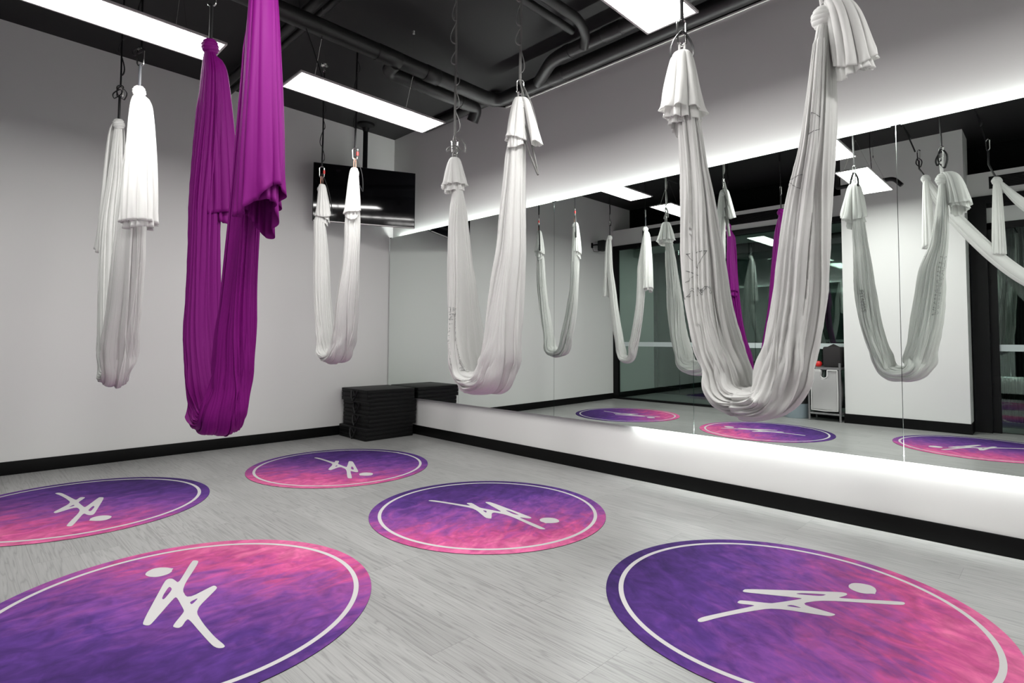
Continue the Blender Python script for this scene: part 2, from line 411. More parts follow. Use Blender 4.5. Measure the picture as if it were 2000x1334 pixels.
# ------------------------------------------------------------------ LED panel lamps
def lamp(x0, x1, y0, y1, z, label):
    t = thing('pendant_panel_light', label, 'ceiling light', 'suspended LED panels', ((x0 + x1) / 2, (y0 + y1) / 2, z))
    b = MB(); f = .013
    b.box(x0, x1, y0, y0 + f, z, z + .012); b.box(x0, x1, y1 - f, y1, z, z + .012)
    b.box(x0, x0 + f, y0 + f, y1 - f, z, z + .012); b.box(x1 - f, x1, y0 + f, y1 - f, z, z + .012)
    b.box(x0 + .001, x1 - .001, y0 + .001, y1 - .001, z + .008, z + .0125)
    b.build('frame', M['alu'], t)
    b = MB(); b.add([(x0 + f, y0 + f, z + .003), (x1 - f, y0 + f, z + .003), (x1 - f, y1 - f, z + .003), (x0 + f, y1 - f, z + .003)], [(0, 3, 2, 1)])
    b.build('diffuser', M['panel'], t)
    ym = (y0 + y1) / 2
    for xe, s in ((x0 + .22, 1), (x1 - .22, -1)):
        b = MB(); top = (xe, ym, ZC); kn = (xe, ym, z + .38)
        b.tube([top, kn], .0012, 5)
        for yy_ in (y0 + .02, y1 - .02): b.tube([kn, (xe, yy_, z + .012)], .0010, 5)
        b.lathe([(.012, ZC - .02), (.018, ZC)], xe, ym, 12); b.lathe([(.004, z + .37), (.005, z + .385), (.003, z + .40)], xe, ym, 8)
        b.build('suspension_wire', M['chrome'], t, True)
    b = MB(); b.bbox(x1 - .22, x1 - .08, ym + .03, ym + .09, z + .013, z + .04, .004); b.build('driver_box', M['alu'], t)
    b = MB(); b.tube([(x0 + .26, ym, z + .02), (x0 + .17, ym + .03, z + .3), (x0 + .08, ym + .06, z + .55), (x0 + .06, ym + .06, ZC)], .004, 6)
    b.build('power_cable', M['web'], t, True)
    center(t); return t
ZL = 2.911
lamp(-2.325, -1.085, -2.42, -2.095, ZL, 'hanging LED panel above the small hammock and the TV, whole panel in view')
lamp(-4.03, -2.79, -2.42, -2.095, ZL, 'hanging LED panel at upper left, behind the purple hammock knot')
lamp(-2.34, -1.10, -4.655, -4.335, ZL, 'hanging LED panel cut by the top edge, above the largest white hammock')
lamp(-4.03, -2.79, -4.655, -4.335, ZL, 'LED panel seen only in the mirror, beside the white column')

lamp(-2.34, -1.10, -6.90, -6.58, ZL, 'LED panel behind the camera position, on the mirror side')

# ------------------------------------------------------------------ ceiling pipes
def pipe(pts, r, label, couplings=(), name='ceiling_pipe', bend=.10):
    # round the corners
    P = [Vector(p) for p in pts]; out = [P[0]]
    for i in range(1, len(P) - 1):
        a = (P[i - 1] - P[i]); c = (P[i + 1] - P[i]); d = min(bend, a.length * .45, c.length * .45)
        A = P[i] + a.normalized() * d; B = P[i] + c.normalized() * d
        for k in range(9):
            t = k / 8; out.append(A.lerp(P[i], t).lerp(P[i].lerp(B, t), t))
    out.append(P[-1])
    t = thing(name, label, 'pipe', 'black pipes under the ceiling', tuple(P[0]))
    b = MB(); b.tube(out, r, 22); b.build('pipe_run', M['pipe'], t, True)
    if couplings:
        for (p, q) in couplings:
            p = Vector(p); q = Vector(q); b = MB(); b.tube([p, p.lerp(q, .04), p.lerp(q, .96), q], [r * 1.02, r * 1.09, r * 1.09, r * 1.02], 22); b.build('coupling', M['pipe'], t, True)
    center(t)
pipe([(-3.4, -2.2, 3.4), (-.300, -2.2, 3.405), (-.300, -7.8, 3.415)], .064, 'thick black pipe crossing the ceiling and turning along the mirror wall',
     [((-1.62, -2.2, 3.4), (-1.40, -2.2, 3.4)), ((-1.15, -2.2, 3.4), (-1.0, -2.2, 3.4)), ((-.300, -2.9, 3.406), (-.300, -3.05, 3.406)), ((-.300, -4.75, 3.41), (-.300, -4.9, 3.41))], bend=.15)
pipe([(-1.44, -2.2, 3.37), (-1.42, -2.04, 3.36), (-.40, -2.04, 3.36), (-.40, -1.97, 3.25)], .056, 'short black branch pipe beside the thick one, ending in a down elbow',
     [((-.62, -2.04, 3.36), (-.55, -2.04, 3.36))], bend=.09)
pipe([(-.33, -2.78, 3.40), (-.53, -3.12, 3.42), (-.53, -7.8, 3.42)], .052, 'black pipe parallel to the mirror wall with a small round port',
     [((-.53, -3.62, 3.42), (-.53, -3.78, 3.42)), ((-.53, -3.25, 3.42), (-.53, -3.3, 3.42))], bend=.12)
pipe([(-2.4, -3.58, 3.45), (-.78, -3.58, 3.45), (-.62, -3.52, 3.42), (-.55, -3.45, 3.38)], .036, 'thin black pipe bending down onto the wall pipe near the chain straps', bend=.08)
pipe([(-2.4, -3.42, 3.48), (-.66, -3.42, 3.48)], .030, 'thinnest straight black pipe running above the chain straps')
pipe([(-2.13, -2.9, 3.57), (-2.13, -.02, 3.57)], .035, 'black pipe crossing under the ceiling behind the purple hammock, near its knots')
pipe([(-2.02, -2.9, 3.60), (-2.02, -.02, 3.60)], .025, 'slim black conduit beside the pipe behind the purple hammock')
pipe([(-1.25, -3.85, 3.668), (-1.25, -3.85, 3.30), ], .045, 'short black pipe stub hanging straight down at the top of the picture')
pipe([(-.07, -2.0, 3.60), (-.07, -.75, 3.60)], .05, 'black duct tucked against the mirror wall above the TV', bend=.05)
pipe([(-4.25, -4.0, ZC), (-4.25, -4.0, 3.10), (-4.25, -4.05, 3.10), (-4.25, -4.62, 3.10), (-4.25, -4.70, 3.0)], .026, 'sprinkler pipe with an elbow hanging before the white column', bend=.05)

# ------------------------------------------------------------------ TV on a ceiling pole
A = Vector((-1.185, -.232, 0)); B = Vector((-.166, -.706, 0)); ux = (B - A).normalized(); nx = Vector((ux.y, -ux.x, 0))
cenp = (A + B) / 2
RT = Matrix(((ux.x, -nx.x, 0, cenp.x), (ux.y, -nx.y, 0, cenp.y), (0, 0, 1, 2.727), (0, 0, 0, 1)))
if nx.y > 0: nx = -nx
RT = Matrix(((ux.x, -nx.x, 0, cenp.x), (ux.y, -nx.y, 0, cenp.y), (0, 0, 1, 2.727), (0, 0, 0, 1)))
t = thing('flat_screen_tv', 'black flat television hanging from a black ceiling pole in the far corner', 'television', None, (cenp.x, cenp.y, 2.4))
W2, H2 = (B - A).length / 2, .325
b = MB(); b.bbox(-W2, W2, .0, .035, -H2, H2, .006, RT); b.bbox(-W2 * .6, W2 * .6, .03, .07, -H2 * .7, H2 * .6, .01, RT); b.build('housing', M['tvb'], t, True)
NX, NZ = 24, 12; V = []; 
for i in range(NX + 1):
    for k in range(NZ + 1):
        u, v = -1 + 2 * i / NX, -1 + 2 * k / NZ
        V.append(RT @ Vector((u * (W2 - .008), -.002 - .003 * (1 - u * u) - .012 * (1 - v * v), v * (H2 - .010))))
link_mesh('screen', V, [(i * (NZ + 1) + k, (i + 1) * (NZ + 1) + k, (i + 1) * (NZ + 1) + k + 1, i * (NZ + 1) + k + 1) for i in range(NX) for k in range(NZ)], M['tv'], t, True)
b = MB(); b.box(-W2 + .01, W2 - .01, -.006, .0, -H2 - .001, -H2 + .009, RT); b.build('lower_bezel', M['alu'], t)
b = MB(); b.tube([(-.535, -.20, ZC), (-.535, -.20, 2.70)], .028, 20); b.build('pole', M['frame'], t, True)
b = MB(); b.lathe([(.03, ZC - .09), (.045, ZC - .05), (.10, ZC - .025), (.105, ZC)], -.535, -.20, 28); b.build('flange', M['frame'], t, True)
b = MB(); b.tube([(-.535, -.20, 2.75), (cenp.x - nx.x * .06, cenp.y - nx.y * .06, 2.75)], .022, 12); b.build('mount_arm', M['frame'], t, True)
center(t)

# ------------------------------------------------------------------ stack of folded exercise mats
random.seed(4)
offs = [(-.005, -.004), (.030, -.012), (.045, .0), (.010, -.004)]
slab = ['folded black vinyl mat at the bottom of the corner stack', 'folded black vinyl mat second from the floor in the corner stack',
        'folded black vinyl mat third from the floor in the corner stack', 'folded black vinyl mat on top of the corner stack']
th = .046
for g in range(4):
    ox, oy = offs[g]; x0, x1, y0, y1 = -.70 + ox, -.075 + ox, -.615 + oy, -.035 + oy
    rz = random.uniform(-.012, .012)
    z0 = g * 3 * th
    t = thing('folded_mat', slab[g], 'exercise mat', 'folded mats stacked in the corner', ((x0 + x1) / 2, (y0 + y1) / 2, z0))
    for k in range(3):
        d = random.uniform(-.004, .004)
        b = MB(); b.bbox(x0 + d, x1 + d, y0 + d, y1 - d, z0 + k * th + .0008, z0 + (k + 1) * th - .0006, .012, None, 3)
        o = b.build('padded_panel', M['pad'], t, True)
        b = MB()
        for zz in (z0 + k * th + .004, z0 + (k + 1) * th - .005):
            b.tube([(x0 + d - .001, y1 - .012, zz), (x0 + d - .001, y0 + d + .012, zz), (x0 + d + .012, y0 + d - .001, zz), (x1 + d - .012, y0 + d - .001, zz), (x1 + d + .001, y0 + d + .012, zz), (x1 + d + .001, y1 - .012, zz)], .0022, 6)
        b.build('edge_piping', M['padedge'], o, True)
    # carry strap hanging in front of the fold
    yc = -.33 + random.uniform(-.05, .05) + oy
    b = MB(); xs = x0 - .006
    zt = z0 + 3 * th - .02
    b.tube([(xs, yc + .07, zt), (xs - .014, yc + .055, zt - .06), (xs - .018, yc + .01, zt - .115), (xs - .016, yc - .03, zt - .07), (xs, yc - .05, zt)], .010, 8, flat=.3, up=(1, 0, 0))
    b.tube([(xs, yc + .05, zt), (xs - .010, yc - .02, zt - .05), (xs - .012, yc + .06, zt - .09)], .007, 8, flat=.35, up=(1, 0, 0))
    b.build('carry_strap', M['web'], t, True)
    center(t)

# ------------------------------------------------------------------ round floor mats
OUT = [(0.165, 0.476), (0.18, 0.469), (0.188, 0.441), (0.038, 0.167), (0.026, 0.04), (0.144, 0.102), (0.152, 0.096), (0.153, 0.071), (0.142, 0.052), (0.019, -0.091), (0.008, -0.227), (0.007, -0.363), (0.015, -0.456), (0.004, -0.465), (-0.01, -0.453), (-0.018, -0.422), (-0.02, -0.299), (-0.02, -0.148), (-0.034, -0.16), (-0.055, -0.196), (-0.068, -0.201), (-0.076, -0.19), (-0.082, -0.17), (-0.018, -0.078), (-0.012, -0.056), (-0.001, 0.083), (-0.007, 0.095), (-0.127, -0.085), (-0.141, -0.101), (-0.151, -0.094), (-0.16, -0.068), (-0.043, 0.193), (0.008, 0.306), (0.025, 0.321), (0.038, 0.309), (0.042, 0.273), (0.043, 0.248), (0.056, 0.26)]
HO1 = [(0.005, 0.229), (0.008, 0.197), (-0.001, 0.172), (-0.045, 0.101), (-0.049, 0.117), (-0.033, 0.158)]
HO2 = [(0.024, 0.003), (0.066, 0.021), (0.023, -0.032)]
HEAD = [(-0.038, 0.453), (-0.024, 0.478), (0.004, 0.498), (0.03, 0.492), (0.053, 0.47), (0.068, 0.44), (0.074, 0.434), (0.065, 0.422), (0.058, 0.398), (0.039, 0.379), (0.011, 0.374), (-0.014, 0.383), (-0.032, 0.406), (-0.04, 0.433)]
def smooth_poly(P, k=1):
    for _ in range(k):
        Q = []
        for i in range(len(P)):
            a = P[i]; b_ = P[(i + 1) % len(P)]
            Q += [(a[0] * .8 + b_[0] * .2, a[1] * .8 + b_[1] * .2), (a[0] * .2 + b_[0] * .8, a[1] * .2 + b_[1] * .8)]
        P = Q
    return P
def emblem_mesh():
    cu = bpy.data.curves.new('emblem', 'CURVE'); cu.dimensions = '2D'; cu.fill_mode = 'BOTH'; cu.extrude = .0004
    for L in (OUT, HO1, HO2, HEAD):
        P = smooth_poly(L, 2); sp = cu.splines.new('POLY'); sp.points.add(len(P) - 1)
        for i, p in enumerate(P): sp.points[i].co = (p[0], p[1], 0, 1)
        sp.use_cyclic_u = True
    o = bpy.data.objects.new('tmp', cu); C.objects.link(o)
    dg = bpy.context.evaluated_depsgraph_get(); me = bpy.data.meshes.new_from_object(o.evaluated_get(dg))
    bpy.data.objects.remove(o); me.materials.clear(); me.materials.append(M['matwhite']); me.name = 'emblem'; return me
RM = .755
def disc_mesh():
    b = MB(); n = 128
    def ring(r, z): return [(r * math.cos(2 * PI * k / n), r * math.sin(2 * PI * k / n), z) for k in range(n)]
    b.mi = 1; V = ring(RM, 0) + ring(RM, .0028); b.add(V, [(k, (k + 1) % n, n + (k + 1) % n, n + k) for k in range(n)])
    b.mi = 0; V = ring(RM, .0028) + ring(RM - .0015, .0035) + [(0, 0, .0035)]
    b.add(V, [(k, (k + 1) % n, n + (k + 1) % n, n + k) for k in range(n)] + [(n + k, n + (k + 1) % n, 2 * n) for k in range(n)])
    return b
def ring_mesh():
    b = MB(); n = 160; V = [(r * math.cos(2 * PI * k / n), r * math.sin(2 * PI * k / n), .0041) for r in (.679, .700) for k in range(n)]
    b.add(V, [(k, (k + 1) % n, n + (k + 1) % n, n + k)[::-1] for k in range(n)]); return b
mats_ = [((-1.473, -1.505), 181, 'round purple and pink mat farthest away, in front of the black stack'),
         ((-1.415, -3.340), -161.6, 'round purple and pink mat in the middle, under the hammock with grey chain straps'),
         ((-1.385, -5.165), -114.5, 'round mat at lower right, purple at left and pink at right'),
         ((-3.282, -1.400), -172, 'round mat cut by the left edge, nearest the back wall'),
         ((-3.205, -3.415), 0, 'round mat at lower left, pink at its far edge, under the purple hammock'),
         ((-3.72, -5.40), -37, 'round mat seen only in the mirror, before the white column')]
em = emblem_mesh()
first = None
for (c, rot, lab) in mats_:
    if first is None:
        root = disc_mesh().build('round_floor_mat', None, None, False, [M['matprint'], M['rubber']])
        r = ring_mesh().build('border_ring', M['matwhite'], root)
        e = bpy.data.objects.new('emblem', em); C.objects.link(e); e.parent = root; e.location = (0, 0, .0042)
        first = (root, r, e); o = root
    else:
        o = first[0].copy(); C.objects.link(o)
        for ch in first[1:]:
            d = ch.copy(); C.objects.link(d); d.parent = o
    o.location = (c[0], c[1], 0); o.rotation_euler = (0, 0, math.radians(rot))
    tag(o, lab, 'floor mat', 'round printed floor mats')

# ------------------------------------------------------------------ hammocks
def catmull(P, n):
    """resample control rows along their xyz length"""
    P = np.array(P, float); Q = np.vstack([2 * P[0] - P[1], P, 2 * P[-1] - P[-2]])
    d = np.linalg.norm(np.diff(P[:, :3], axis=0), axis=1); s = np.concatenate([[0], np.cumsum(d)])
    t = np.linspace(0, s[-1], n); out = np.zeros((n, P.shape[1]))
    for i, ti in enumerate(t):
        k = min(np.searchsorted(s, ti, side='right') - 1, len(P) - 2); k = max(k, 0)
        f = (ti - s[k]) / max(d[k], 1e-9)
        p0, p1, p2, p3 = Q[k], Q[k + 1], Q[k + 2], Q[k + 3]
        # finite-difference tangents scaled to the segment (non-uniform)
        m1 = (p2 - p0) / max((d[k - 1] if k > 0 else d[k]) + d[k], 1e-9) * d[k]
        m2 = (p3 - p1) / max(d[k] + (d[k + 1] if k + 1 < len(d) else d[k]), 1e-9) * d[k]
        out[i] = (2 * f**3 - 3 * f**2 + 1) * p1 + (f**3 - 2 * f**2 + f) * m1 + (-2 * f**3 + 3 * f**2) * p2 + (f**3 - f**2) * m2
    return out, t, s[-1]

def bundle(path, nt, nth, rng, lobes=14, depth=.22, twist=0., sharp=.6, X=np.array([1., 0, 0]), wob=.35, s_bot=None, lump=.0):
    """a gathered strip of cloth along a path: ellipse section broken into uneven deep pleats. returns grid (nt, nth, 3)"""
    R, t, L = catmull(path, nt)
    P = R[:, :3]; a = R[:, 3]; bb = R[:, 4]
    T = np.gradient(P, axis=0); T /= np.linalg.norm(T, axis=1)[:, None]
    Nn = np.cross(T, X[None, :]); Nn /= np.linalg.norm(Nn, axis=1)[:, None]
    Xp = np.cross(Nn, T)
    th = np.linspace(0, 1, nth, endpoint=False)
    zmin = P[:, 2].min()
    def layer(n, d, even, ws):
        gaps = rng.gamma(even, 1., n); base = np.cumsum(gaps) / gaps.sum()
        D = rng.uniform(.4, 1., n) * d
        w1 = rng.uniform(.8, 2.4, n); ph = rng.uniform(0, 6.28, n); w2 = rng.uniform(1., 3.5, n); ph2 = rng.uniform(0, 6.28, n)
        def f_(i, m_):
            sm = m_; pos = np.maximum.accumulate(base + ws / n * np.sin(w1 * sm + ph)); pos[-1] = min(pos[-1], pos[0] + .995)
            dd = D * np.clip(.62 + .55 * np.sin(w2 * sm + ph2), .05, 1.2)
            e = np.concatenate([pos, [pos[0] + 1]]); tt = pos[0] + ((th - pos[0]) % 1.0)
            k = np.clip(np.searchsorted(e, tt, side='right') - 1, 0, n - 1)
            f = np.clip((tt - e[k]) / np.maximum(e[k + 1] - e[k], 1e-5), 0, 1)
            wd = np.clip((e[k + 1] - e[k]) * n, .25, 1.6)
            sk = f ** (1 + .5 * np.sin(ph[k]))          # lean each fold to one side
            return dd[k] * wd * (1 - np.sin(PI * sk) ** sharp)
        return f_
    l1 = layer(lobes, depth * 1.35, 1.5, wob); l2 = layer(lobes * 4, depth * .19, 2.2, .3)
    G = np.zeros((nt, nth, 3)); ph0 = rng.uniform(0, 6.28, 6)
    for i in range(nt):
        s = t[i] / L; sm = t[i]
        tw = twist / (1 + math.exp(-(s - .5) / .05))
        r = 1 - l1(i, sm) - l2(i, sm)
        r = r * (1.04 + .05 * np.sin(2 * PI * th * 2 + 2.2 * sm + ph0[0]) + .035 * np.sin(2 * PI * th * 3 - 2.3 * sm + ph0[1]))
        wb = math.exp(-((P[i, 2] - zmin) / .22) ** 2)
        r = r * (1 + wb * (.055 * np.sin(2 * PI * th * 4 + 22 * sm + ph0[2]) + .045 * np.sin(2 * PI * th * 2 - 31 * sm + ph0[3]) + .03 * np.sin(2 * PI * th * 7 + 44 * sm + ph0[4])))
        ang = 2 * PI * th + tw
        r = r * .95
        G[i] = P[i] + (Nn[i][None] * (np.cos(ang) * a[i] * r)[:, None]) + (Xp[i][None] * (np.sin(ang) * bb[i] * r)[:, None])
    return G

def overlay(G, rng, th0, width, shift, s0=.0, s1=1., nf=60, out=1.07, folds=4, fade=.06):
    """a sheet of the same cloth lying over the bundle; its free edges cross under the seat"""
    nt, nth = G.shape[:2]; cen = G.mean(axis=1); i0, i1 = int(s0 * nt), int(s1 * nt)
    O = np.zeros((i1 - i0, nf, 3)); f = np.linspace(0, 1, nf); ph = rng.uniform(0, 6.28, 5)
    for n, i in enumerate(range(i0, i1)):
        s = i / (nt - 1); q = (s - s0) / (s1 - s0)
        sh = shift / (1 + math.exp(-(s - .5) / .045)) + .02 * math.sin(9 * s + ph[0])
        wd = width * (1 + .18 * math.sin(6 * s + ph[1]) + .35 * math.exp(-((s - .5) / .1) ** 2))
        k = (th0 + sh + (f - .5) * wd) * nth; k0 = np.floor(k).astype(int); fk = (k - k0)[:, None]
        p = G[i, k0 % nth] * (1 - fk) + G[i, (k0 + 1) % nth] * fk
        # smooth the underlying pleats away
        ks = np.array([.0, .06, .22, .44, .22, .06, .0]); ks /= ks.sum()
        pp = np.vstack([p[:1]] * 3 + [p] + [p[-1:]] * 3); sm_ = sum(ks[j] * pp[j:j + nf] for j in range(7))
        g = min(1, q / fade, (1 - q) / fade); g = g * g * (3 - 2 * g)
        rad = .86 + (out - .86) * g
        fold = 1 + g * (.05 * (1 - 2 * np.abs(np.sin(PI * folds * f * (1 + .15 * np.sin(3 * s + ph[4])) + 2.5 * s + ph[2])) ** .6) + .022 * np.sin(PI * folds * 2.3 * f - 4 * s + ph[3]))
        edge = 1 + g * (-.10 * np.exp(-(np.minimum(f, 1 - f) / .03) ** 2) * 0 + .035 * np.exp(-((np.minimum(f, 1 - f) - .05) / .05) ** 2))
        O[n] = cen[i] + (sm_ - cen[i]) * (rad * fold * edge)[:, None]
    return O

def grid_faces(nt, nth, off_=0, wrap=True):
    i, k = np.meshgrid(np.arange(nt - 1), np.arange(nth if wrap else nth - 1), indexing='ij')
    k2 = (k + 1) % nth
    return (np.stack([i * nth + k, i * nth + k2, (i + 1) * nth + k2, (i + 1) * nth + k], -1).reshape(-1, 4) + off_)

def np_mesh(name, grids, m, parent, solid=0):
    V = []; Fs = []; n = 0
    for (G, wrap) in grids:
        nt, nth = G.shape[:2]; V.append(G.reshape(-1, 3)); Fs.append(grid_faces(nt, nth, n, wrap)); n += nt * nth
    V = np.vstack(V); Fs = np.vstack(Fs)
    me = bpy.data.meshes.new(name); me.vertices.add(len(V)); me.vertices.foreach_set('co', V.astype(np.float32).ravel())
    me.loops.add(Fs.size); me.loops.foreach_set('vertex_index', Fs.astype(np.int32).ravel())
    me.polygons.add(len(Fs)); me.polygons.foreach_set('loop_start', (np.arange(len(Fs)) * 4).astype(np.int32))
    me.polygons.foreach_set('use_smooth', np.ones(len(Fs), bool)); me.update(calc_edges=True)
    me.materials.append(m); o = bpy.data.objects.new(name, me); C.objects.link(o); o.parent = parent
    if solid:
        s = o.modifiers.new('thickness', 'SOLIDIFY'); s.thickness = solid; s.offset = 0
    return o

STR = {"H5A":[[2.086,-1.546,-4.825,0.049,0.061],[1.923,-1.537,-4.837,0.056,0.062],[1.76,-1.524,-4.851,0.065,0.084],[1.598,-1.519,-4.862,0.071,0.105],[1.435,-1.522,-4.878,0.076,0.122],[1.273,-1.527,-4.901,0.072,0.147],[1.11,-1.528,-4.94,0.065,0.172],[0.985,-1.528,-4.98,0.066,0.18]],
"H5B":[[2.241,-1.569,-5.394,0.030,0.070],[2.049,-1.569,-5.384,0.041,0.095],[1.857,-1.57,-5.365,0.053,0.097],[1.665,-1.54,-5.324,0.074,0.092],[1.473,-1.54,-5.304,0.084,0.101],[1.282,-1.525,-5.283,0.09,0.115],[1.09,-1.524,-5.252,0.089,0.14],[0.96,-1.54,-5.222,0.095,0.15]],
"H4A":[[2.108,-1.501,-3.088,0.045,0.035],[1.948,-1.504,-3.103,0.055,0.059],[1.788,-1.505,-3.118,0.059,0.076],[1.627,-1.503,-3.134,0.064,0.09],[1.467,-1.5,-3.15,0.068,0.105],[1.306,-1.496,-3.169,0.058,0.128],[1.146,-1.497,-3.196,0.05,0.153],[0.985,-1.507,-3.235,0.05,0.165]],
"H4B":[[2.263,-1.499,-3.65,0.046,0.065],[2.063,-1.499,-3.639,0.053,0.075],[1.864,-1.5,-3.628,0.061,0.087],[1.664,-1.5,-3.618,0.068,0.096],[1.465,-1.5,-3.591,0.078,0.112],[1.265,-1.501,-3.567,0.085,0.123],[1.066,-1.501,-3.545,0.088,0.136],[0.95,-1.502,-3.52,0.09,0.148]],
"H3A":[[2.30,-1.548,-1.180,0.040,0.034],[2.184,-1.57,-1.205,0.043,0.05],[2.014,-1.566,-1.221,0.045,0.061],[1.844,-1.562,-1.233,0.049,0.069],[1.674,-1.562,-1.253,0.048,0.074],[1.504,-1.561,-1.278,0.043,0.079],[1.334,-1.561,-1.311,0.04,0.083],[1.164,-1.562,-1.352,0.037,0.083]],
"H3B":[[2.25,-1.562,-1.794,0.045,0.050],[2.076,-1.561,-1.787,0.042,0.065],[1.902,-1.559,-1.779,0.045,0.063],[1.727,-1.56,-1.765,0.048,0.067],[1.553,-1.56,-1.739,0.058,0.082],[1.379,-1.558,-1.71,0.061,0.092],[1.205,-1.549,-1.675,0.066,0.097],[1.06,-1.55,-1.635,0.07,0.097]],
"H1A":[[2.25,-3.128,-1.215,0.045,0.045],[2.065,-3.14,-1.225,0.047,0.05],[1.88,-3.15,-1.25,0.049,0.056],[1.694,-3.152,-1.269,0.048,0.06],[1.509,-3.152,-1.294,0.051,0.062],[1.324,-3.152,-1.321,0.056,0.064],[1.139,-3.152,-1.357,0.06,0.066],[0.96,-3.15,-1.392,0.062,0.07]],
"H1B":[[2.138,-3.129,-1.755,0.050,0.060],[1.971,-3.128,-1.757,0.055,0.070],[1.803,-3.125,-1.753,0.057,0.076],[1.636,-3.125,-1.741,0.053,0.084],[1.468,-3.126,-1.717,0.058,0.087],[1.301,-3.129,-1.685,0.06,0.09],[1.133,-3.136,-1.645,0.062,0.095],[0.99,-3.139,-1.606,0.062,0.10]],
"H2A":[[2.389,-3.072,-3.093,0.054,0.042],[2.174,-3.072,-3.097,0.064,0.055],[1.96,-3.076,-3.1,0.063,0.064],[1.745,-3.084,-3.113,0.057,0.068],[1.531,-3.087,-3.139,0.044,0.071],[1.316,-3.091,-3.166,0.038,0.077],[1.102,-3.1,-3.207,0.036,0.085],[0.9,-3.105,-3.269,0.036,0.082]],
"H2B":[[2.405,-3.066,-3.674,0.054,0.048],[2.191,-3.066,-3.658,0.06,0.054],[1.977,-3.066,-3.633,0.057,0.058],[1.763,-3.067,-3.604,0.048,0.06],[1.549,-3.069,-3.579,0.044,0.062],[1.335,-3.067,-3.546,0.042,0.069],[1.121,-3.064,-3.51,0.038,0.082],[0.9,-3.064,-3.469,0.036,0.083]]}

def fabric_path(key, zkA, yA, zkB, yB, x, zbot, th_b, bw):
    """control rows x,y,z,half thickness (in plane),half width (across)"""
    rows = []
    def top(zk, y, first):
        z1 = first[0]; out = [(x, y, zk, .016, .018), (x, y, zk - .03, .020, .022)]
        for f in (.25, .6):
            out.append((x + (first[1] - x) * f, y + (first[2] - y) * f, zk - .03 + (z1 - zk + .03) * f, .02 + (first[3] - .02) * f ** .7, .022 + (first[4] - .022) * f ** .7))
        return out
    def side(K):
        o_ = []
        for i, (z, xx_, yy_, a_, b_) in enumerate(K):
            j0, j1 = max(i - 1, 0), min(i + 1, len(K) - 1)
            dy, dz = K[j1][2] - K[j0][2], K[j1][0] - K[j0][0]
            o_.append((xx_, yy_, z, a_ * abs(dz) / math.hypot(dy, dz), b_))
        return o_
    A_, B_ = STR[key + 'A'], STR[key + 'B']
    sA, sB = side(A_), side(B_)
    rows += top(zkA, yA, A_[0]) + sA
    za, ya = sA[-1][2], sA[-1][1]; zb, yb = sB[-1][2], sB[-1][1]
    cz = zbot + th_b; ym = (ya + yb) / 2; xb = (sA[-1][0] + sB[-1][0]) / 2
    rows.append((xb, ya + (ym - ya) * .24, cz + (za - cz) * .30, (sA[-1][3] + th_b) / 2 * .98, bw * .98))
    rows.append((xb, ya + (ym - ya) * .62, cz + (za - cz) * .04, th_b, bw))
    rows.append((xb, yb + (ym - yb) * .62, cz + (zb - cz) * .04, th_b, bw))
    rows.append((xb, yb + (ym - yb) * .24, cz + (zb - cz) * .30, (sB[-1][3] + th_b) / 2 * .98, bw * .98))
    rows += sB[::-1] + top(zkB, yB, B_[0])[::-1]
    return rows

def scale_path(rows, ka, kb, dx=0, dn=0, bell=None, cut=None):
    """a thinner companion bundle: same course, sections scaled and pushed sideways most near the bottom"""
    out = []
    n = len(rows); zmin = min(r[2] for r in rows)
    for i, (x, y, z, a, b_) in enumerate(rows):
        w = math.exp(-((z - zmin) / .55) ** 2) if bell is None else bell(z, zmin, i / (n - 1))
        out.append((x + dx * w, y, z + dn * w, a * ka, b_ * kb))
    return out

def tail_grids(x, y, zt, zb, rt, a, bx, arc=(0, 2 * PI), dx=0, dy=0, lobes=9, amp=.18, rng=None, hem=.06, power=.7, layers=1):
    """cloth end falling over the knot: a flared, pleated skirt; returns grids"""
    out = []
    for ly in range(layers):
        nth, ns = 150, 46; sc = 1 - .22 * ly; zb_ = zb - .035 * ly
        th = np.linspace(arc[0], arc[1], nth)
        edges = np.sort(rng.uniform(0, 1, lobes - 1)) * .5 + .5 * (np.arange(1, lobes) / lobes); edges = np.concatenate([[0], edges, [1]])
        f = (th - arc[0]) / (arc[1] - arc[0]); k = np.clip(np.searchsorted(edges, f, side='right') - 1, 0, lobes - 1)
        fl = (f - edges[k]) / (edges[k + 1] - edges[k]); dep = rng.uniform(.4, 1, lobes)[k]
        lob = np.sin(PI * np.clip(fl, 0, 1)) ** .75
        sk = rng.uniform(-.12, .12, lobes)[k]; ph9 = rng.uniform(0, 6.28)
        hemv = hem * (np.sin(th * 1.0 + rng.uniform(0, 6)) * .6 + .25 * np.sin(th * 2 + rng.uniform(0, 6)))
        G = np.zeros((ns, nth, 3))
        for i in range(ns):
            s = i / (ns - 1)
            # dome on top then a near straight fall
            g = math.sin(min(s / .10, 1) * PI / 2) * .30 + .70 * s ** power
            ra = (rt + (a * sc - rt) * g); rb = (rt + (bx * sc - rt) * g)
            mod = 1 - amp * (s ** .55) * dep * (1 - lob) * 1.9 + .05 * s * np.sin(th * 3 + 5 * s) + .022 * s * np.sin(th * 11 + 3 * s + ph9) + .018 * s * np.sin(th * 17 - 4 * s + 2 * ph9)
            if s > .88: mod = mod * (1 + .16 * ((s - .88) / .12) ** 1.5 * .55 * np.sin(th * 9 + dep * 5 + ph9))
            tw = th + sk * s * .6
            zz = zt - (zt - zb_) * (s * (1 + hemv * s)) + (.012 * math.sin(min(s / .08, 1) * PI) if s < .08 else 0)
            G[i, :, 0] = x + dx * g + np.cos(tw) * rb * mod
            G[i, :, 1] = y + dy * g + np.sin(tw) * ra * mod
            G[i, :, 2] = zz
        out.append((G, False))
    return out

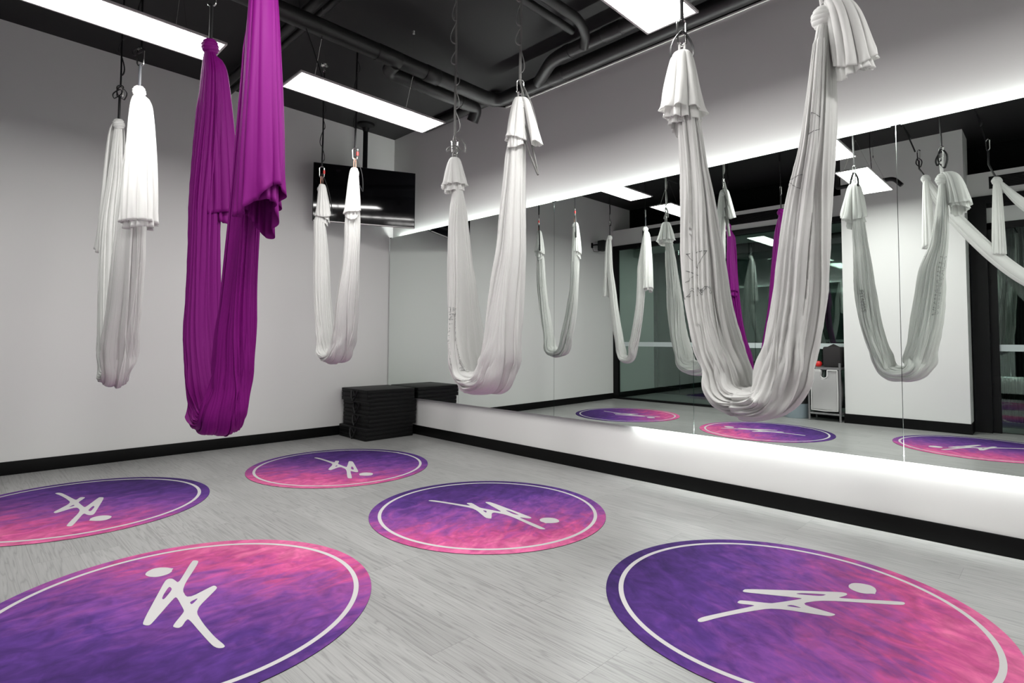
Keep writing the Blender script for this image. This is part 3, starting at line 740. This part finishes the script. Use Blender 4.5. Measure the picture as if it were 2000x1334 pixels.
def knot_mesh(x, y, z, r, h, m, parent, rng, wraps=5):
    nt, nth = 40, 60; G = np.zeros((nt, nth, 3)); th = np.linspace(0, 2 * PI, nth, endpoint=False)
    for i in range(nt):
        s = i / (nt - 1); prof = math.sin(PI * (.06 + .90 * s)) ** .55
        groove = 1 - .10 * abs(np.sin(wraps * PI * s + .9 * np.sin(th + 1.0) + th * .5)) ** 6 - .03 * np.sin(th * 5 + s * 9)
        rr = r * (.25 + .80 * prof) * groove * (1 + .08 * math.sin(3 * s))
        G[i] = np.stack([x + np.cos(th) * rr, y + np.sin(th) * rr, np.full(nth, z + h / 2 - h * s) + .10 * r * np.sin(th + .5)], -1)
    return np_mesh('knot', [(G, True)], m, parent)

def carabiner(b, x, y, z0, z1, w, r=.0055, ang=0.):
    ca, sa = math.cos(ang), math.sin(ang); zc = (z0 + z1) / 2; h = (z1 - z0) / 2 - w; pts = []
    for k in range(28):
        a = 2 * PI * k / 28; u = w * math.cos(a); v = w * math.sin(a) + (h if math.sin(a) >= 0 else -h)
        if math.sin(a) > 0: u *= 1.12
        pts.append((x + u * ca, y + u * sa, zc + v))
    b.tube(pts, r, 8, closed=True)

def ribbon(b, pts, w, thk, up):
    b.tube(pts, w, 8, flat=thk / w, up=up)

def rig(x, y, z_knot, style, label, rng, loop=None, tilt=(0, 0), carab=None, cord=None, zigs=(2.75, 3.5)):
    """strap from the ceiling anchor down to the cloth: anchor, webbing, carabiner, cord. tilt moves the anchor end"""
    xt, yt = x + tilt[0], y + tilt[1]
    t = thing('suspension_strap', label, 'strap', 'straps holding the hammocks', (xt, yt, ZC))
    zc0, zc1 = carab
    def at(z): f = (z - z_knot) / (ZC - z_knot); return (x + (xt - x) * f, y + (yt - y) * f)
    # anchor
    b = MB(); b.lathe([(.010, ZC - .05), (.014, ZC - .02), (.032, ZC - .012), (.036, ZC)], xt, yt, 20)
    pts = [(xt + .012 * math.cos(a), yt, ZC - .055 + .012 * math.sin(a)) for a in np.linspace(0, 2 * PI, 14, endpoint=False)]
    b.tube(pts, .004, 6, closed=True); b.build('ceiling_anchor', M['chrome'], t, True)
    m = {'black': M['web'], 'grey': M['greyweb'], 'slate': M['web']}[style]
    # main webbing
    b = MB(); zs = np.linspace(zc1 - .012, ZC - .06, 26)
    wv = [((at(z)[0] + .002 * math.sin(z * 9)), (at(z)[1] + .002 * math.cos(z * 11)), z) for z in zs]
    ribbon(b, wv, .0085, .0022, (.5, -.8, 0))
    b.build('webbing', m, t, True)
    # daisy chain pockets: small slack loops down one side
    b = MB(); z = zigs[0] + .0
    while z < zigs[1]:
        L_ = rng.uniform(.10, .16); sd = -1 if rng.random() < .7 else 1; o_ = rng.uniform(.018, .032) * sd
        p = [(at(z)[0], at(z)[1], z)]; o_ = o_ * (1.25 if style == 'grey' else 1)
        for f in (.1, .2, .3, .42, .54, .66, .77, .87, .94, 1.):
            q = at(z + L_ * f); h_ = math.sin(PI * f ** .7)
            p.append((q[0] + o_ * .7 * h_, q[1] - o_ * .7 * h_, z + L_ * f - .01 * h_))
        ribbon(b, p, .0080, .0030, (.5, .8, 0)); z += L_ + rng.uniform(.0, .05)
    if b.V: b.build('slack_loops', m, t, True)
    # carabiner
    b = MB(); q = at(zc0); carabiner(b, q[0], q[1], zc0, zc1, .020, .0048, -.7); cb = b.build('carabiner', M['chrome'], t, True)
    if style == 'black' and cord == 'copper':
        b = MB(); b.tube([(q[0] + .020 * math.cos(-.7), q[1] + .020 * math.sin(-.7), (zc0 + zc1) / 2 - .016), (q[0] + .020 * math.cos(-.7), q[1] + .020 * math.sin(-.7), (zc0 + zc1) / 2 + .016)], .0095, 10)
        o_ = b.build('locking_sleeve', M['red'], cb, True)
    # cord from carabiner to the knot
    cm = {'copper': M['copper'], 'slate': M['slate'], 'black': M['web'], 'grey': M['greyweb'], 'cream': M['linen_trim']}[cord]
    b = MB(); kz = z_knot
    if cord == 'copper':
        for d in (-.007, .007): b.tube([(q[0] + d, q[1], zc0 + .012), (q[0] + d * 1.5, q[1], (zc0 + kz) / 2), (x + d * .6, y, kz - .01)], .0042, 7)
    elif cord in ('grey', 'cream'):
        for d in (-.008, .008): b.tube([(q[0] + d, q[1] - d, zc0 + .012), (q[0] + d * 1.3, q[1] - d, (zc0 + kz) / 2), (x + d * .6, y, kz - .015)], .0058, 8)
    else:
        ribbon(b, [(q[0], q[1], zc0 + .010), (q[0], q[1], (zc0 + kz) / 2), (x, y, kz - .015)], .0105, .006, (.6, -.8, 0))
    b.build('cord', cm, t, True)
    # loose end / hanging loop(s)
    if loop:
        b = MB()
        for (ox, oy, zt_, zb_, w_, wd) in loop:
            pts = []
            for k in range(22):
                a = 2 * PI * k / 22; zz = (zt_ + zb_) / 2 + (zt_ - zb_) / 2 * math.sin(a); f = (zt_ - zz) / (zt_ - zb_)
                u = w_ * math.cos(a) * (.35 + .65 * math.sin(PI * min(1, f * .9 + .1)))
                q_ = at(zt_); pts.append((q_[0] + ox * f + u * .70, q_[1] + oy * f - u * .70, zz))
            b.tube(pts, wd * (1.5 if style == 'grey' else 1), 8, closed=True, flat=.5 if style == 'grey' else .35, up=(.7, .7, 0))
        b.build('loose_loop', m, t, True)
    center(t); return t

def text_outlines(txt, height):
    cu = bpy.data.curves.new('lettering', 'FONT'); cu.body = txt; cu.size = 1; cu.align_x = 'CENTER'; cu.fill_mode = 'NONE'; cu.space_character = 1.08
    o = bpy.data.objects.new('tmp', cu); C.objects.link(o); dg = bpy.context.evaluated_depsgraph_get()
    me = bpy.data.meshes.new_from_object(o.evaluated_get(dg)); bpy.data.objects.remove(o)
    co = np.array([v.co[:2] for v in me.vertices]); ed = [tuple(e.vertices) for e in me.edges]; bpy.data.meshes.remove(me)
    k = height / .7
    return co * k, ed

def print_sheet(O, G, co, ed, s_c, f_c, srange, name, parent, flip=1, rot=0, r=.0011):
    """draw outline segments on one cloth sheet. local x -> across the sheet, local y -> along the strand"""
    ni, nf = O.shape[:2]; i_c = (s_c - srange[0]) / (srange[1] - srange[0]) * ni; ic = int(min(max(i_c, 1), ni - 2))
    lens = np.linalg.norm(np.diff(O.mean(axis=1), axis=0), axis=1).mean()
    wid = np.linalg.norm(O[ic, -1] - O[ic, 0]) * 1.05; cenG = O.mean(axis=1)
    n0 = int(srange[0] * G.shape[0]); cen = G.mean(axis=1)[n0:n0 + ni]
    c, s_ = math.cos(rot), math.sin(rot)
    X_ = (co[:, 0] * c - co[:, 1] * s_) * flip; Y_ = co[:, 0] * s_ + co[:, 1] * c
    def samp(u, v):
        i = i_c + v / lens; k = (f_c + u / wid) * (nf - 1); ok = .02 * nf < k < .98 * nf
        i = min(max(i, 0), ni - 1.001); k = min(max(k, 0), nf - 1.001); i0, k0 = int(i), int(k); fi, fk = i - i0, k - k0
        p = (O[i0, k0] * (1 - fk) + O[i0, k0 + 1] * fk) * (1 - fi) + (O[i0 + 1, k0] * (1 - fk) + O[i0 + 1, k0 + 1] * fk) * fi
        q = cen[i0]; d = p - q; d /= np.linalg.norm(d); return p + d * .0016, ok
    b = MB()
    for a_, b_ in ed:
        n_s = max(2, int(np.hypot(*(co[a_] - co[b_])) / .005) + 1); run = []
        for f in np.linspace(0, 1, n_s):
            p, ok = samp(X_[a_] + (X_[b_] - X_[a_]) * f, Y_[a_] + (Y_[b_] - Y_[a_]) * f)
            if ok and (not run or np.linalg.norm(p - run[-1]) > 1e-4): run.append(p)
        if len(run) > 1: b.tube(run, r, 4, cap=False)
    return b.build(name, M['print'], parent) if b.V else None

def logo_lines(h):
    P = np.array([(-.5, 0), (.45, .05), (0, 1.), (-.5, 0)]) * h
    Q = np.array([(-.1, 1.5), (.5, 1.05), (.15, 1.35), (.55, 1.9)]) * h
    co = np.vstack([P, Q]); ed = [(0, 1), (1, 2), (2, 3), (4, 5), (5, 6), (6, 7)]
    return co, ed

def hammock(key, label, colour, zkA, yA, zkB, yB, x, zbot, th_b, bw, seed, tailA, tailB, lobes=13, depth=.24, twist=.9, sheets=None, companions=((.75, .8, .03, .01), (.7, .7, -.03, .02)), prints=(), kr=(.034, .034)):
    rng = np.random.default_rng(seed); m = M[colour]
    t = thing('aerial_hammock', label, 'aerial hammock', 'aerial yoga hammocks', (x, (yA + yB) / 2, zbot))
    rows = fabric_path(key, zkA, yA, zkB, yB, x, zbot, th_b, bw)
    G = bundle(rows, 330, 300, rng, lobes, depth, twist)
    grids = [(G, True)]
    for (ka, kb, dx, dn) in companions:
        grids.append((bundle(scale_path(rows, ka, kb, dx, dn), 260, 200, rng, max(8, lobes // 2), depth * 1.1, -twist * .6), True))
    fab = np_mesh('sling_fabric', grids, m, t)
    if sheets is None:
        sheets = [(.60, .17, .20, .04, .97, 1.06, .06), (.86, .14, -.22, .05, .96, 1.05, .06), (.10, .20, .18, .03, .97, 1.04, .06), (.36, .15, -.15, .04, .95, 1.06, .06), (.72, .10, .10, .04, .96, 1.06, .06)]
    ov = [(overlay(G, rng, a0, w0, sh0, q0, q1, 90, o0, int(3 + w0 * 14), fd), False) for (a0, w0, sh0, q0, q1, o0, fd) in sheets]
    np_mesh('overlapping_folds', ov, m, t, .0012)
    for (txt, hgt, si, s_c, f_c, flip, rot) in prints:
        co, ed = logo_lines(hgt) if txt == 'logo' else text_outlines(txt, hgt)
        print_sheet(ov[si][0], G, co, ed, s_c, f_c, sheets[si][3:5], 'printed_lettering' if txt != 'logo' else 'printed_figure', fab, flip, rot)
    for (zk, y, tl, r_) in ((zkA, yA, tailA, kr[0]), (zkB, yB, tailB, kr[1])):
        knot_mesh(x, y, zk - .012, r_, r_ * 2.3, m, t, rng)
        gs = []
        for T_ in (tl if isinstance(tl, list) else [tl]):
            gs += tail_grids(x, y, zk + T_.get('up', .035), T_['zb'], .012, T_['a'], T_['b'], T_.get('arc', (0, 2 * PI)), T_.get('dx', 0), T_.get('dy', 0), T_.get('lobes', 9), T_.get('amp', .2), rng, T_.get('hem', .06), T_.get('power', .7), T_.get('layers', 2))
        np_mesh('tail', gs, m, t, .0016)
    center(t); return t

FULL = (0, 2 * PI)
# H1: left, near the back wall
hammock('H1', 'white hammock at far left before the back wall, with two long tails', 'white', 2.655, -1.225, 2.700, -1.835, -3.125, .765, .055, .074, 11,
        dict(zb=1.74, a=.055, b=.085, dy=.055, dx=-.01, arc=(-.4, PI + .5), layers=1, up=.01, lobes=8, power=.5),
        dict(zb=1.83, a=.060, b=.105, dy=-.050, dx=.02, arc=(PI - .6, 2 * PI + .6), layers=2, up=-.03, lobes=7, hem=.02, power=.45), companions=((.8, .8, .015, .01), (.75, .75, -.015, .015)))
# H2: purple
hammock('H2', 'purple hammock hanging near the left of the room', 'purple', 2.560, -3.055, 2.640, -3.695, -3.07, .675, .050, .092, 23,
        dict(zb=1.71, a=.060, b=.095, dy=-.070, dx=.045, arc=FULL, layers=2, up=-.05, lobes=10, hem=.03, power=.6),
        dict(zb=1.64, a=.080, b=.092, dy=-.035, dx=.01, arc=FULL, layers=2, up=.0, lobes=11, hem=.10, power=.5), twist=1.1, companions=((.8, .8, .015, .01), (.75, .75, -.015, .015)), kr=(.036, .04))
# H3: small, in front of the TV
hammock('H3', 'smallest white hammock, hanging before the television with red carabiner sleeves', 'white', 2.500, -1.190, 2.525, -1.788, -1.555, .890, .048, .105, 31,
        dict(zb=2.24, a=.065, b=.072, dy=-.03, dx=.01, arc=FULL, layers=3, lobes=8, hem=.10, power=.9),
        dict(zb=2.17, a=.060, b=.070, dy=-.01, dx=-.02, arc=FULL, layers=2, lobes=9, hem=.10, power=.7),
        sheets=[(.60, .17, .20, .04, .97, 1.06, .06), (.74, .26, .04, .05, .96, 1.08, .06), (.10, .20, .18, .03, .97, 1.04, .06), (.36, .15, -.15, .04, .95, 1.06, .06)],
        prints=(('ANTIGRAVITY', .035, 1, .72, .55, -1, PI / 2), ('logo', .06, 1, .64, .5, -1, 0)))
# H4: grey chain straps
hammock('H4', 'white hammock in the middle, hanging before the mirror on grey looped straps', 'white', 2.330, -3.053, 2.565, -3.683, -1.50, .758, .07, .165, 47,
        dict(zb=2.17, a=.10, b=.085, dy=0, dx=0, arc=FULL, layers=2, lobes=10, hem=.08, power=.8),
        [dict(zb=2.33, a=.065, b=.070, dy=.015, dx=-.02, arc=FULL, layers=2, lobes=10, hem=.08, power=.7), dict(zb=2.30, a=.030, b=.040, dy=-.105, dx=.04, arc=FULL, layers=1, lobes=6, hem=.04, power=.9)],
        sheets=[(.60, .17, .20, .04, .97, 1.06, .06), (.77, .28, .02, .05, .96, 1.08, .06), (.10, .20, .18, .03, .97, 1.04, .06), (.36, .15, -.15, .04, .95, 1.06, .06)],
        prints=(('ANTIGRAVITY', .045, 1, .36, .35, -1, PI / 2), ('FITNESS', .04, 1, .68, .6, -1, PI / 2)), companions=((.75, .75, .05, .012), (.7, .8, -.05, .02)))
# H5: the largest, right of centre
hammock('H5', 'largest white hammock with printed lettering, hanging right of centre', 'white', 2.425, -4.797, 2.385, -5.395, -1.565, .795, .058, .195, 53,
        dict(zb=2.165, a=.105, b=.105, dy=.005, dx=0, arc=FULL, layers=3, lobes=8, hem=.12, power=.75, up=.03),
        dict(zb=2.155, a=.075, b=.085, dy=-.105, dx=.0, arc=FULL, layers=2, lobes=9, hem=.16, power=.45, up=.04), lobes=12, depth=.2,
        sheets=[(.76, .30, .0, .05, .515, 1.06, .05), (.70, .36, .0, .49, .97, 1.12, .02), (.10, .20, .18, .03, .97, 1.04, .06), (.36, .15, -.15, .04, .95, 1.06, .06), (.97, .16, .05, .05, .95, 1.06, .08), (.52, .14, .2, .05, .95, 1.06, .08), (.25, .34, .0, .05, .97, 1.08, .05)],
        prints=(('GRAVITY', .036, 0, .335, .55, -1, 0), ('logo', .075, 0, .285, .6, -1, 0), ('logo', .06, 1, .80, .3, -1, PI / 2), ('logo', .08, 1, .86, .3, 1, PI / 2),
                ('ANTIGRAVITY', .050, 6, .74, .35, -1, PI / 2), ('FITNESS', .035, 6, .30, .6, 1, PI / 2)), companions=((.75, .8, .05, .012), (.7, .75, -.05, .02)), kr=(.034, .04))

# H6: pulled aside towards the doorway, seen only in the mirror
def pulled_hammock():
    rng = np.random.default_rng(77); x = -3.13
    t = thing('aerial_hammock', 'white hammock seen only in the mirror, pulled slantwise to the right', 'aerial hammock', 'aerial yoga hammocks', (x, -5.2, 2.6))
    kA, kB = (x, -5.085, 2.777), (x, -5.632, 2.647)
    rows = [(*kA, .018, .02), (x, -5.13, 2.66, .04, .035), (x, -5.25, 2.43, .055, .05), (x - .01, -5.44, 2.14, .06, .055), (x - .02, -5.62, 1.90, .062, .06), (x - .05, -5.80, 1.71, .065, .07), (x - .10, -6.05, 1.53, .07, .08),
            (x - .16, -6.40, 1.36, .07, .10), (x - .20, -6.75, 1.30, .07, .12), (x - .20, -6.95, 1.38, .06, .12), (x - .18, -6.85, 1.56, .06, .10), (x - .10, -6.45, 1.90, .06, .07), (x - .03, -6.05, 2.18, .06, .055), (x, -5.82, 2.38, .045, .04), (*kB, .018, .02)]
    G = bundle(rows, 300, 220, rng, 16, .2, .6); np_mesh('sling_fabric', [(G, True)], M['white'], t)
    for k_, zb in ((kA, 2.06), (kB, 1.94)):
        knot_mesh(k_[0], k_[1], k_[2] - .01, .038, .08, M['white'], t, rng)
        gs = tail_grids(k_[0], k_[1], k_[2] + .0, zb, .012, .055, .07, FULL, 0, -.01 if zb > 2 else .0, 9, .22, rng, .03, .6, 1)
        np_mesh('tail', gs, M['white'], t, .0016)
    center(t)
pulled_hammock()

# straps
rg = np.random.default_rng(5)
rig(-3.125, -1.225, 2.66, 'black', 'black strap with a tied bow above the farther end of the far left hammock', rg, [(.02, -.03, 2.92, 2.82, .035, .006), (-.03, .02, 2.90, 2.83, .03, .006)], carab=(2.84, 2.93), cord='black', zigs=(3.0, 3.4))
rig(-3.125, -1.835, 2.70, 'slate', 'black and slate strap at the nearer end of the far left hammock', rg, [(-.03, .03, 2.99, 2.93, .03, .008)], carab=(2.86, 2.98), cord='slate', zigs=(3.2, 3.4))
rig(-3.07, -3.055, 2.585, 'black', 'black strap above the knotted farther end of the purple hammock', rg, [(.0, .0, 2.86, 2.80, .035, .006)], carab=(2.76, 2.87), cord='black', zigs=(3.1, 3.3))
rig(-3.07, -3.695, 2.665, 'black', 'black strap above the nearer end of the purple hammock', rg, carab=(2.84, 2.95), cord='black', zigs=(3.1, 3.3))
rig(-1.555, -1.190, 2.515, 'black', 'black strap at the left end of the smallest hammock before the television', rg, [(.07, -.08, 2.64, 2.26, .022, .009)], carab=(2.60, 2.705), cord='copper', zigs=(2.75, 3.4))
rig(-1.555, -1.788, 2.540, 'black', 'black strap at the right end of the smallest hammock before the television', rg, [(.05, -.05, 2.66, 2.36, .028, .009)], carab=(2.635, 2.735), cord='copper', zigs=(2.9, 3.4))
rig(-1.50, -3.053, 2.345, 'grey', 'grey looped strap at the left end of the middle hammock', rg, [(.05, -.05, 2.53, 2.41, .035, .006), (-.04, .04, 2.46, 2.42, .02, .006), (.0, .0, 2.45, 2.28, .014, .007)], carab=(2.40, 2.50), cord='grey', zigs=(2.55, 3.5))
rig(-1.50, -3.683, 2.585, 'grey', 'grey looped strap with a long loose chain at the right end of the middle hammock', rg, [(.07, -.08, 2.71, 2.42, .016, .006), (.075, -.085, 2.50, 2.12, .016, .008), (.06, -.06, 2.60, 2.30, .020, .006)], carab=(2.63, 2.72), cord='grey', zigs=(2.76, 3.4))
rig(-1.565, -4.797, 2.440, 'black', 'black strap with a big loop over the left end of the largest hammock', rg, [(.0, .0, 2.56, 2.35, .055, .010)], carab=(2.49, 2.615), cord='cream', zigs=(3.0, 3.2))
rig(-1.565, -5.395, 2.400, 'black', 'black strap with loops over the right end of the largest hammock', rg, [(.02, -.02, 2.62, 2.46, .045, .009), (-.03, .03, 2.60, 2.50, .035, .008)], carab=(2.54, 2.64), cord='cream', zigs=(3.0, 3.2))
rig(-3.13, -5.085, 2.80, 'black', 'slanting black strap, left of the pulled hammock in the mirror', rg, [(0, -.02, 3.0, 2.9, .04, .007)], tilt=(0, .27), carab=(2.97, 3.08), cord='black', zigs=(3.2, 3.4))
rig(-3.13, -5.632, 2.67, 'black', 'slanting black strap, right of the pulled hammock in the mirror', rg, tilt=(0, .20), carab=(2.95, 3.06), cord='black', zigs=(3.2, 3.4))

# ------------------------------------------------------------------ things along the glazed side
t = thing('wall_speaker', 'black box speaker on a bracket high on the back wall, seen in the mirror', 'speaker', None, (-4.43, -.14, 2.72))
b = MB(); b.bbox(-4.52, -4.37, -.24, -.10, 2.71, 2.90, .015); b.build('cabinet', M['speaker'], t, True)
b = MB(); b.box(-4.355, -4.315, -.02, -.001, 2.77, 2.86); b.tube([(-4.335, -.02, 2.82), (-4.35, -.10, 2.82), (-4.40, -.12, 2.82)], .012, 8); b.build('bracket', M['frame'], t, True)
b = MB(); b.tube([(-4.335, -.01, 2.78), (-4.33, -.05, 2.70), (-4.36, -.12, 2.69), (-4.42, -.12, 2.715)], .004, 6); b.build('cable', M['frame'], t, True)
center(t)

t = thing('laundry_rack', 'grey tubular rack with a hanging linen bag, left of the column in the mirror', 'laundry rack', None, (-4.82, -3.69, 0))
b = MB()
for xx_ in (-4.64, -4.96):
    b.tube([(xx_, -3.50, 0), (xx_, -3.50, .70)], .014, 10); b.tube([(xx_, -3.885, 0), (xx_, -3.885, .80)], .014, 10)
    for z in (.10, .715): b.tube([(xx_, -3.50, z), (xx_, -3.885, z)], .012, 10)
for y in (-3.50, -3.885):
    for z in (.10, .715): b.tube([(-4.64, y, z), (-4.96, y, z)], .012, 10)
b.build('rack_frame', M['rack'], t, True)
b = MB(); b.box(-4.97, -4.63, -3.89, -3.49, .725, .74); b.box(-4.96, -4.64, -3.88, -3.51, .105, .115); b.build('shelf', M['rack'], t)
NN = 20; V = []
for j in range(NN + 1):
    for i in range(NN + 1):
        u, v = i / NN, j / NN; y = -3.535 - .325 * u; z = .70 - .555 * v
        if v == 0 and .36 < u < .64: z -= .0
        V.append((-4.625 + .012 * math.sin(u * 5 + v * 3) + .01 * math.sin(v * 6), y + .006 * math.sin(v * 7), z))
F = []
for j in range(NN):
    for i in range(NN):
        u, v = (i + .5) / NN, (j + .5) / NN
        if (abs(u - .5) < .12 and v < .12) or ((u - .5) ** 2 / .0144 + (v - .12) ** 2 / .006 < 1 and v < .2): continue
        a = j * (NN + 1) + i; F.append((a, a + 1, a + NN + 2, a + NN + 1))
o = link_mesh('linen_bag', V, F, M['linen'], t, True); sm = o.modifiers.new('s', 'SOLIDIFY'); sm.thickness = .16; sm.offset = -1
b = MB(); xb = -4.618
b.tube([(xb, -3.535, .70), (xb, -3.655, .70)], .007, 6); b.tube([(xb, -3.74, .70), (xb, -3.86, .70)], .007, 6)
b.tube([(xb, -3.655, .70)] + [(xb, -3.6975 + .043 * math.cos(a_), .635 - .045 * math.sin(a_)) for a_ in np.linspace(0, PI, 12)] + [(xb, -3.74, .70)], .007, 6)
b.tube([(xb, -3.535, .70), (xb + .01, -3.54, .42), (xb, -3.535, .15), (xb, -3.70, .143), (xb, -3.86, .15), (xb + .01, -3.865, .42), (xb, -3.86, .70)], .006, 6)
b.build('bag_trim', M['linen_trim'], t, True)
center(t)
# clothes bag and ball on top of the rack
b = MB(); b.bbox(-4.93, -4.70, -3.885, -3.665, .742, 1.02, .02); b.add([(-4.82, -3.885, 1.0), (-4.82, -3.665, 1.0), (-4.82, -3.775, 1.06), (-4.80, -3.885, 1.0), (-4.80, -3.665, 1.0), (-4.80, -3.775, 1.06)], [(0, 1, 2), (3, 5, 4), (0, 2, 5, 3), (1, 4, 5, 2)])
o = b.build('garment_box', M['darkcloth'], None, True); tag(o, 'black fabric box standing on the laundry rack', 'storage box')
b = MB(); b.lathe([(.001, .741), (.03, .745), (.045, .77), (.045, .79), (.03, .815), (.001, .82)], -4.76, -3.595, 20); o = b.build('red_ball', M['red'], None, True)
tag(o, 'small red ball lying on the laundry rack beside the black box', 'ball')
t = thing('laundry_basket', 'dark woven basket in a pale plastic tub, left of the laundry rack', 'basket', None, (-4.80, -3.28, 0))
b = MB(); b.lathe([(.15, 0), (.16, .02), (.175, .20), (.18, .21), (.165, .205), (.145, .02)], -4.80, -3.28, 36); b.build('plastic_tub', M['bin'], t, True)
b = MB(); b.lathe([(.13, .03), (.165, .22), (.185, .40), (.175, .40), (.15, .2), (.1, .05)], -4.80, -3.28, 36); b.build('woven_liner', M['wicker'], t, True)
center(t)
for (x, y, lab) in ((-5.85, -1.50, 'round ceiling downlight in the corridor nearest the back wall'), (-5.85, -3.3, 'round ceiling downlight in the corridor farther from the back wall')):
    t = thing('downlight', lab, 'ceiling light', 'corridor downlights', (x, y, 2.9))
    b = MB(); b.lathe([(.062, 2.892), (.062, 2.9)], x, y, 24); b.build('rim', M['bead'], t, True)
    b = MB(); b.add([(x + .05 * math.cos(a_), y + .05 * math.sin(a_), 2.8915) for a_ in np.linspace(0, 2 * PI, 24, endpoint=False)], [tuple(range(23, -1, -1))]); b.build('lens', M['down'], t)
    center(t)
